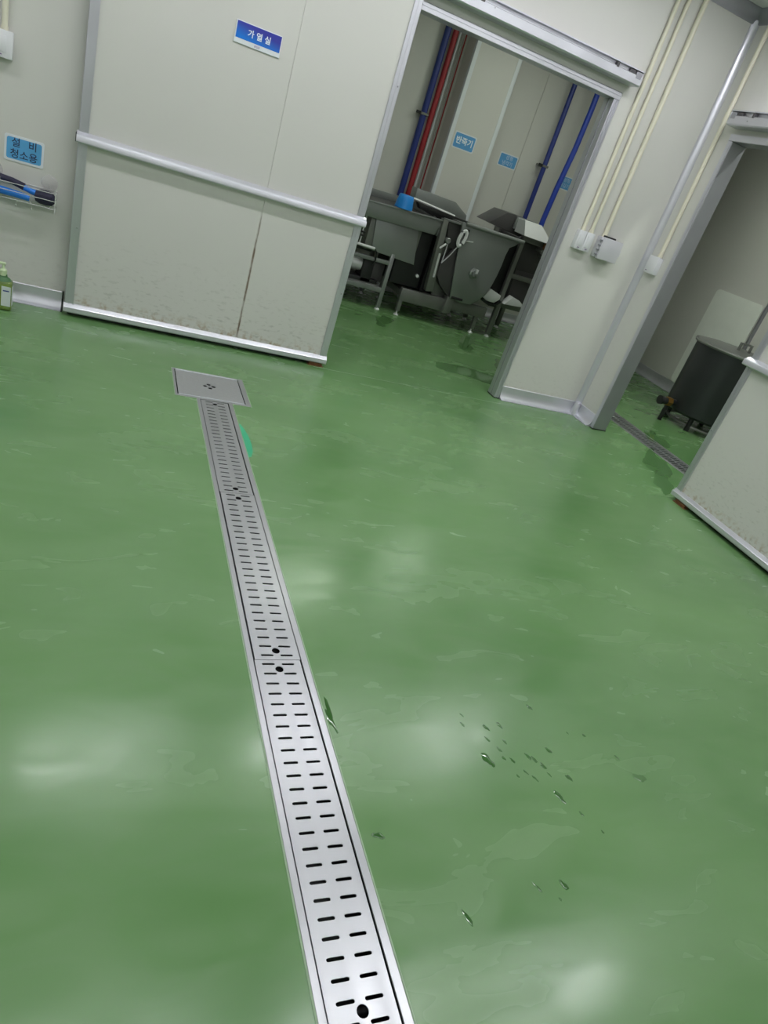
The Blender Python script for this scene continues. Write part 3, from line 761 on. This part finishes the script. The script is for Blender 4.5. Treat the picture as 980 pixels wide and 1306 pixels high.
# --- motor stand
ms = wt
for x, y in ((2.735, 7.11), (2.735, 7.75), (1.9, 7.11), (1.9, 7.75)):
    MB().box(x-.022, x+.022, y-.022, y+.022, .03, .60 if x > 2.5 else .90, .003).obj('leg', M_mach, ms); foot(x, y, .05, ms)
for y in (7.11, 7.75):
    MB().box(1.9, 2.735, y-.02, y+.02, .185, .235, .003).obj('lower_bar', M_mach, ms)
    MB().box(1.9, 2.735, y-.02, y+.02, .48, .52, .003).obj('upper_bar', M_mach, ms)
MB().tube([(2.1, 7.05, .62), (2.50, 7.05, .61)], .014, 10).obj('pull_bar', M_bright, ms)
MB().tube([(2.50, 7.06, .61), (2.535, 7.06, .58), (2.55, 7.07, .50), (2.545, 7.09, .42)], .008, 8).obj('cable', M_black, ms)
MB().box(1.95, 2.70, 7.14, 7.72, .235, .245).obj('shelf', M_mach2, ms)
mo = MB().lathe([(.05, -.24), (.06, -.22), (.072, -.2), (.072, .04), (.055, .06), (.05, .08)], (2.42, 7.25, .40), 20, 'X').obj('motor', M_bright, ms)
MB().box(2.46, 2.58, 7.14, 7.36, .245, .49, .006).obj('gearbox', M_black, ms)
MB().box(2.30, 2.335, 7.15, 7.19, .33, .49, .003).obj('clamp', M_black, ms)
MB().box(2.25, 2.66, 7.14, 7.34, .245, .285, .004).obj('motor_mount', M_black, ms)
MB().box(2.60, 2.72, 7.2, 7.5, .27, .46, .004).obj('coupling_guard', M_dark, ms)

# --- dough kneader
kn = thing('dough_kneader', (3.6, 7.4, 0), 'stainless dough kneader with a round-bottomed trough and hub', 'kneader')
# base frame
MB().box(2.93, 3.50, 7.04, 7.10, .165, .30, .004).obj('base_beam', M_mach2, kn)
MB().box(2.93, 3.50, 7.72, 7.78, .165, .30, .004).obj('base_beam', M_mach2, kn)
MB().box(3.50, 4.02, 7.05, 7.11, .20, .32, .004).obj('base_beam', M_mach2, kn)
MB().box(2.95, 3.98, 7.10, 7.72, .20, .26, .003).obj('base_deck', M_mach2, kn)
MB().box(3.46, 3.55, 7.0, 7.12, .16, .34, .004).obj('base_bracket', M_mach2, kn)
for x, y in ((2.955, 7.07), (2.955, 7.74), (3.93, 7.09), (3.93, 7.74)):
    MB().box(x-.022, x+.022, y-.022, y+.022, .05, .20, .002).obj('leg', M_mach2, kn); foot(x, y, .06, kn)
# black boxes painting the shadow and dark belts behind left side
MB().box(2.79, 3.13, 7.13, 7.70, .315, .93, .005).obj('drive_shadow_box', M_black, wt)
MB().box(3.18, 3.34, 7.16, 7.66, .30, .95, .005).obj('drive_shadow_box', M_black, kn)
MB().lathe([(.018, 0), (.018, -.03), (.01, -.034)], (3.08, 7.13, .45), 12, 'Y').obj('grease_cap', M_bright, wt)
# slanted post and side sheet
plate([(567, 279), (573, 282), (552, 372), (543, 371)], 7.02, 7.10, 'front_post', M_mach2, kn)
plate([(572, 283), (595, 291), (566, 382), (550, 376)], 7.12, 7.15, 'side_sheet', M_mach2, kn)
MB().tube([(3.222, 7.005, .50), (3.205, 7.005, .75)], .012, 8).obj('gas_strut', M_bright, kn)
# control panel
plate([(573, 281), (600, 290), (592, 322), (570, 315)], 7.06, 7.12, 'control_panel', M_dark, kn)
plate([(571, 279.5), (601, 289), (600.5, 291), (571, 282)], 7.02, 7.13, 'panel_edge', M_mach, kn)
hx, hz = P(586, 302)
ring = [(hx+.045*math.cos(a)*.75+.012*math.sin(a), 6.965, hz+.10*math.sin(a)*.8) for a in [2*PI*k/20 for k in range(21)]]
MB().tube(ring, .019, 8, False).obj('loop_handle', M_white, kn)
kx, kz = P(570, 306)
MB().lathe([(.03, 0), (.03, -.05), (.022, -.058)], (kx, 7.05, kz), 16, 'Y').obj('knob', M_mach, kn)
a_, b_ = P(559, 315), P(567, 310)
MB().tube([(a_[0], 7.0, a_[1]), (b_[0], 7.0, b_[1])], .012, 8).obj('lever', M_bright, kn)
for q in ([(569, 310), (566, 320), (561, 334)], [(582, 313), (571, 325), (561, 334)]):
    pts = [(P(u, v)[0], 7.0, P(u, v)[1]) for u, v in q]; MB().tube(pts, .006, 6).obj('cord', M_white2, kn)
# trough: front plate with round bottom
tp = [(592, 286), (640, 303), (667, 312)]
cxk, czk, Rk = 3.74, .70, .375
out = [P(u, v, 6.99) for u, v in [(591, 283), (666, 308), (657, 314), (650, 316), (645, 326), (640, 339), (634, 352), (627, 365), (619, 376), (610, 384), (600, 388.5), (587, 386), (574, 380)]]
MB().prism(out, 1, 6.99, 7.01, .003).obj('front_plate', M_mach, kn)
MB().prism([(x, z) for x, z in [(cxk+(a-cxk)*.96, czk+(b-czk)*.96) for a, b in out]], 1, 7.01, 7.66).obj('trough_shell', M_mach2, kn)
MB().tube([(3.385, 6.99, 1.105), (4.12, 6.99, 1.105)], .022, 10).obj('rim_tube', M_mach, kn)
hub = MB().lathe([(.055, 0), (.055, -.02), (.036, -.028), (.034, -.06), (.014, -.064), (.013, -.085)], (3.66, 6.99, .655), 22, 'Y').obj('hub', M_mach, kn)
MB().box(3.648, 3.672, 6.905, 6.94, .655, .71, .004).obj('hub_clip', M_bright, hub)
MB().tube([(3.42, 6.985, .94), (3.53, 6.985, .955)], .004, 6).obj('hinge_pin', M_bright, kn)
for z in (1.05, 1.0, .96): MB().box(3.40, 3.44, 6.965, 6.99, z-.015, z+.012, .003).obj('button', M_black, kn)
# dark curved flank of the drum left of the front plate
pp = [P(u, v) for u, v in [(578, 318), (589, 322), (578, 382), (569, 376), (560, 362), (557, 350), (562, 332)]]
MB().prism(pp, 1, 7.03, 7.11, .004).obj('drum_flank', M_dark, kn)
MB().box(3.50, 3.64, 6.975, 7.03, .335, .36, .003).obj('bearing_strip', M_black, kn)
# hood on the left lid
h0 = [P(u, v, 7.45) for u, v in [(529, 254), (533, 240), (582, 258), (595.5, 275), (594, 283)]]
MB().prism(h0, 1, 7.45, 7.62, .004).obj('lid_hood', M_mach, kn)
MB().tube([(P(528, 253, 7.42)[0], 7.42, P(528, 253, 7.42)[1]), (P(580, 276, 7.42)[0], 7.42, P(580, 276, 7.42)[1])], .014, 8).obj('lid_rail', M_bright, kn)
MB().prism([P(u, v, 7.3) for u, v in [(534, 258), (600, 284), (598, 292), (560, 280), (536, 266)]], 1, 7.3, 7.4, .003).obj('lid_gap', M_black, kn)

# --- neighbouring hopper machine with bright cover
hm = thing('forming_machine', (4.35, 7.4, 0), 'dark machine with a bright folded steel cover beside the kneader', 'machine')
plate([(624, 283.5), (648, 271), (668, 277.5), (672, 281), (668, 300), (662, 302)], 7.25, 7.60, 'hopper_lid', M_dark, kn, .004, 7.25)
# cover: folded sheet, front face and bevelled end
c = [P(u, v, 7.0) for u, v in [(673, 285), (694.5, 290.5), (704.7, 303.5), (701.6, 312), (668, 300)]]
f1 = [(c[0], 7.08), (c[1], 7.08), (c[3], 6.95), (c[4], 6.95)]
m = MB()
pts = [(c[0][0], 7.06, c[0][1]+.02), (c[1][0], 7.06, c[1][1]+.01), (c[2][0], 7.10, c[2][1]), (c[3][0], 6.98, c[3][1]), (c[4][0], 6.98, c[4][1]), (c[0][0], 7.22, c[0][1]+.02), (c[1][0], 7.22, c[1][1]+.01), (c[2][0], 7.22, c[2][1]), (c[3][0], 7.22, c[3][1]), (c[4][0], 7.22, c[4][1])]
m.hull(pts).obj('folded_cover', M_bright, hm, False)
MB().box(c[0][0]-.02, c[1][0]+.02, 7.221, 7.245, c[0][1]-.10, c[0][1]+.03, .002).obj('cover_back', M_mach, hm)
MB().box(4.14, 4.19, 7.08, 7.13, .03, 1.14, .003).obj('leg', M_mach2, hm); foot(4.165, 7.105, .04, hm)
MB().box(4.62, 4.67, 7.08, 7.13, .03, 1.14, .003).obj('leg', M_mach2, hm); foot(4.645, 7.105, .04, hm)
for x in (4.165, 4.645):
    MB().box(x-.025, x+.025, 7.75, 7.80, .03, 1.14, .003).obj('leg', M_mach2, hm); foot(x, 7.775, .04, hm)
MB().box(4.14, 4.67, 7.06, 7.12, 1.11, 1.17, .003).obj('top_beam', M_mach2, hm)
MB().box(4.225, 4.66, 7.16, 7.755, .80, 1.12, .004).obj('body', M_dark, hm)
MB().box(4.16, 4.66, 7.12, 7.16, .70, .75, .003).obj('cross_bar', M_mach2, hm)
MB().box(4.215, 4.62, 7.165, 7.70, .42, .80, .004).obj('lower_body', M_dark, hm)
MB().box(4.19, 4.62, 7.12, 7.16, .36, .42, .003).obj('cross_bar', M_mach2, hm)
MB().box(4.16, 4.66, 7.76, 7.79, .3, 1.15, .003).obj('rear_panel', M_dark, hm)
plate([(655, 379), (663, 384), (670, 393), (643, 388)], 7.02, 7.12, 'chute', M_bright, hm, .003)
# belt and lower guard between kneader and hopper
bt_ = [P(u, v, 7.15) for u, v in [(645, 308), (668, 312), (650, 372), (640, 388), (622, 380), (634, 350)]]
MB().prism(bt_, 1, 7.15, 7.45, .004).obj('drive_belt_guard', M_black, kn)
gq = [P(u, v, 7.06) for u, v in [(626, 368), (639, 377), (637, 382), (630, 386), (623, 384), (616, 379)]]
MB().prism(gq, 1, 7.05, 7.12, .003).obj('guard_tip', M_bright, kn)
gq = [P(u, v, 7.06) for u, v in [(615, 380), (624, 386), (631, 388), (638, 383), (639, 385), (630, 391), (622, 389), (615, 383)]]
MB().prism(gq, 1, 7.04, 7.13, .002).obj('guard_rubber', M_black, kn)
for k, (u, v, r) in enumerate([(698, 316, .05), (702, 325, .045), (696, 330, .035), (701, 309, .03), (693, 322, .03)]):
    x, z = P(u, v, 7.0)
    prof = []
    m = MB(); n = 20
    m.prism([(x+(r if i % 2 else r*.72)*math.cos(2*PI*i/n), z+(r if i % 2 else r*.72)*math.sin(2*PI*i/n)) for i in range(n)], 1, 7.0, 7.03)
    gr = m.obj('gear', [M_rust, M_mach2, M_bright, M_rust, M_mach2][k], hm)
    MB().tube([(x, 7.0, z), (x, 7.17, z)], .012, 8).obj('gear_shaft', M_mach2, gr)

# ------------------------------------------------------------------ tank room contents
TC = (5.82, 5.17); TRD = .385
tk = thing('steel_tank', (TC[0], TC[1], 0), 'dark grey round steel tank with lid and brass drain valve', 'tank')
MB().lathe([(.05, .115), (.25, .12), (TRD-.03, .135), (TRD, .16), (TRD, .835)], (*TC, 0), 56).obj('body', M_tank, tk)
MB().lathe([(TRD+.022, .83), (TRD+.028, .845), (TRD+.024, .86), (TRD-.05, .872), (.0, .88)], (*TC, 0), 56).obj('lid', M_tanklid, tk)
for a in (200, 290, 20, 110):
    x, y = TC[0]+(TRD-.07)*math.cos(math.radians(a+12)), TC[1]+(TRD-.07)*math.sin(math.radians(a+12))
    MB().tube([(x, y, 0), (x, y, .15)], .026, 12).obj('leg', M_black, tk)
ring = [(TC[0]+(TRD-.07)*math.cos(2*PI*k/32), TC[1]+(TRD-.07)*math.sin(2*PI*k/32), .05) for k in range(33)]
MB().tube(ring, .014, 8, False).obj('leg_ring', M_mach2, tk)
# lid handles (brackets)
for q in (-1, 1):
    MB().box(TC[0]+.02+q*.075-.012, TC[0]+.02+q*.075+.012, TC[1]-.07, TC[1]-.05, .86, .955, .003).obj('bracket_post', M_mach2, tk)
MB().box(TC[0]-.07, TC[0]+.11, TC[1]-.068, TC[1]-.052, .94, .957, .003).obj('bracket_bar', M_mach2, tk)
# outlet valve, pointing towards the drain
vd = Vector((-.93, .0, 0)).normalized(); v0 = Vector((TC[0]-TRD+.03, TC[1]+.03, .205))
ol = MB().tube([v0, v0+vd*.12], .034, 14).obj('outlet', M_tank, tk)
MB().tube([v0+vd*.09, v0+vd*.15], .046, 6).obj('brass_nut', M_brass, ol)
MB().tube([v0+vd*.14, v0+vd*.22], .036, 14).obj('outlet_pipe', M_tank, ol)
MB().tube([v0+vd*.215, v0+vd*.24], .046, 16).obj('outlet_flange', M_black, ol)
q_ = v0+vd*.115
MB().tube([(q_.x, q_.y, 0), (q_.x, q_.y, q_.z-.03)], .022, 10).obj('outlet_support', M_black, tk)
# white panel on the rear wall and grey upright
wp = flat([rrect(-.37, .37, -.585, .585, .05, 6)], 0, .02)
wp.transform(Matrix(((0, 0, -1, 0), (1, 0, 0, 0), (0, 1, 0, 0), (0, 0, 0, 1))))
o = link('wall_panel', wp, mat('white protective sheet', (0.80, 0.82, 0.78), .4, var=.06, scale=6), smooth=False)
o.location = (6.62, 6.20, .718); tag(o, 'white rounded protective sheet on the wall behind the grey tank', 'panel')
up_ = MB().box(6.585, 6.62, 5.77, 5.80, .131, 2.6, .003).obj('wall_post', M_alu_d)
tag(up_, 'slim grey upright on the wall behind the tank lid', 'post')

# ------------------------------------------------------------------ floor marks and water
def blob(pts, z, h=.0012):
    """low domed patch from an outline of floor points"""
    bm = bmesh.new(); n = len(pts)
    c = Vector((sum(p[0] for p in pts)/n, sum(p[1] for p in pts)/n))
    rings = []
    for s, hh in ((1, 0.0002), (.9, h*.7), (.6, h)):
        rings.append([bm.verts.new((c.x+(p[0]-c.x)*s, c.y+(p[1]-c.y)*s, z+hh)) for p in pts])
    for A, B in zip(rings, rings[1:]):
        for k in range(n): bm.faces.new((A[k], A[(k+1) % n], B[(k+1) % n], B[k]))
    bm.faces.new(rings[-1]); bm.faces.new(list(reversed(rings[0])))
    bmesh.ops.recalc_face_normals(bm, faces=bm.faces)
    me = bpy.data.meshes.new('blob'); bm.to_mesh(me); bm.free(); return me
def fpt(u, v): q = at(u, v, 2, 0); return (q.x, q.y)
def wob(cx, cy, rx, ry, ang, n=18, j=.25):
    out = []
    ph = [random.uniform(0, 6.3) for _ in range(3)]
    for k in range(n):
        a = 2*PI*k/n; r = 1 + j*math.sin(2*a+ph[0])*.6 + j*math.sin(3*a+ph[1])*.6 + j*math.sin(5*a+ph[2])*.4
        x, y = rx*r*math.cos(a), ry*r*math.sin(a)
        out.append((cx+x*math.cos(ang)-y*math.sin(ang), cy+x*math.sin(ang)+y*math.cos(ang)))
    return out
pm = link('paint_patch', blob([(.734, 3.43), (.747, 3.42), (.760, 3.36), (.772, 3.27), (.774, 3.18), (.768, 3.10), (.752, 3.04), (.737, 3.03), (.7375, 3.2), (.7375, 3.35)], 0, .0006), M_mint)
tag(pm, 'mint green paint patch beside the long drain', 'paint patch')
def puddle(u, v, du, dv, label, group=None, ang=None, m_=None, name='water_drop', h=.0012, j=.25):
    c = fpt(u, v); e = fpt(u+du, v+dv)
    L_ = math.hypot(e[0]-c[0], e[1]-c[1]); a = math.atan2(e[1]-c[1], e[0]-c[0])
    return tag(link(name, blob(wob(c[0], c[1], L_, L_*.36 if ang is None else L_*ang, a, j=j), 0, h), m_ or M_water), label, 'water', group)
puddle(622, 969, 8, 8, 'largest green-tinted water drop of the splash on the open floor', ang=.55)
puddle(597, 1171, 6, 10, 'slender lone water drop right of the open end of the drain', ang=.32)
puddle(483, 1066, 8, 3, 'flat water drop close beside the long drain', ang=.5)
puddle(421, 913, 7, 17, 'narrow water trickle touching the long drain frame', ang=.22, j=.5)
puddle(720, 1129, 6, 5, 'roundish water drop at the end of the splash trail', ang=.6)
puddle(686, 1132, 6, 6, 'thin streak of water beside the roundish drop', ang=.25)
puddle(714, 1016, 9, 9, 'medium water streak in the middle of the splash trail', ang=.3)
puddle(816, 992, 9, 3, 'faint wide water spot outside the splash trail', ang=.6, m_=M_film)
G = 'small water drops splashed on the floor'
for (u, v, s) in [(589, 912, 3), (590, 924, 4), (620, 928, 5), (637, 925, 5), (622, 943, 4), (644, 946, 4), (637, 956, 4), (643, 967, 4), (654, 970, 5), (674, 965, 5), (682, 969, 5), (693, 977, 6),
                  (700, 957, 5), (661, 990, 3), (671, 985, 4), (683, 993, 5), (701, 988, 4), (726, 992, 6), (675, 902, 5), (787, 966, 4), (742, 1038, 4), (769, 1061, 3), (715, 1147, 3), (745, 938, 3), (724, 935, 2)]:
    puddle(u, v, s*.8, s*.75, 'tiny water drop of the splash on the open floor', G, ang=random.uniform(.3, .6))
# wet film areas
def film(pts, label, jit=.012):
    pp = [fpt(u, v) for u, v in pts]; out = []
    n = len(pp)
    for i in range(n):           # Catmull-Rom smoothing of the outline
        p0, p1, p2, p3 = (Vector(pp[(i+k-1) % n]) for k in range(4))
        for t_ in (0, .17, .33, .5, .66, .83):
            q = .5*((2*p1)+(p2-p0)*t_+(2*p0-5*p1+4*p2-p3)*t_**2+(3*p1-p0-3*p2+p3)*t_**3)
            out.append((q.x+random.uniform(-jit, jit), q.y+random.uniform(-jit, jit)))
    return tag(link('wet_patch', blob(out, 0, .0005), M_film), label, 'water')
film([(826, 574), (833, 572), (838, 582), (850, 590), (858, 604), (852, 612), (860, 622), (850, 632), (842, 622), (834, 616), (836, 604), (826, 596), (820, 588), (824, 580)], 'dark wet patch on the floor in front of the tank room drain', .008)
film([(822, 549), (834, 550), (838, 556), (850, 562), (856, 570), (846, 570), (836, 564), (826, 558)], 'dark wet patch on the floor between the drain and the grey tank', .008)
film([(632, 458), (650, 464), (668, 472), (650, 480), (634, 472)], 'dark wet streak on the floor beside the mixing room door frame', .02)
film([(560, 462), (600, 470), (640, 484), (632, 492), (596, 480), (560, 470)], 'thin wet streak on the floor across the mixing room doorway')
film([(590, 428), (604, 430), (606, 438), (596, 448), (586, 440)], 'wet spot on the floor in front of the kneader foot', .03)
film([(484, 402), (500, 406), (492, 416), (480, 412)], 'wet spot on the floor in front of the trough table leg', .03)
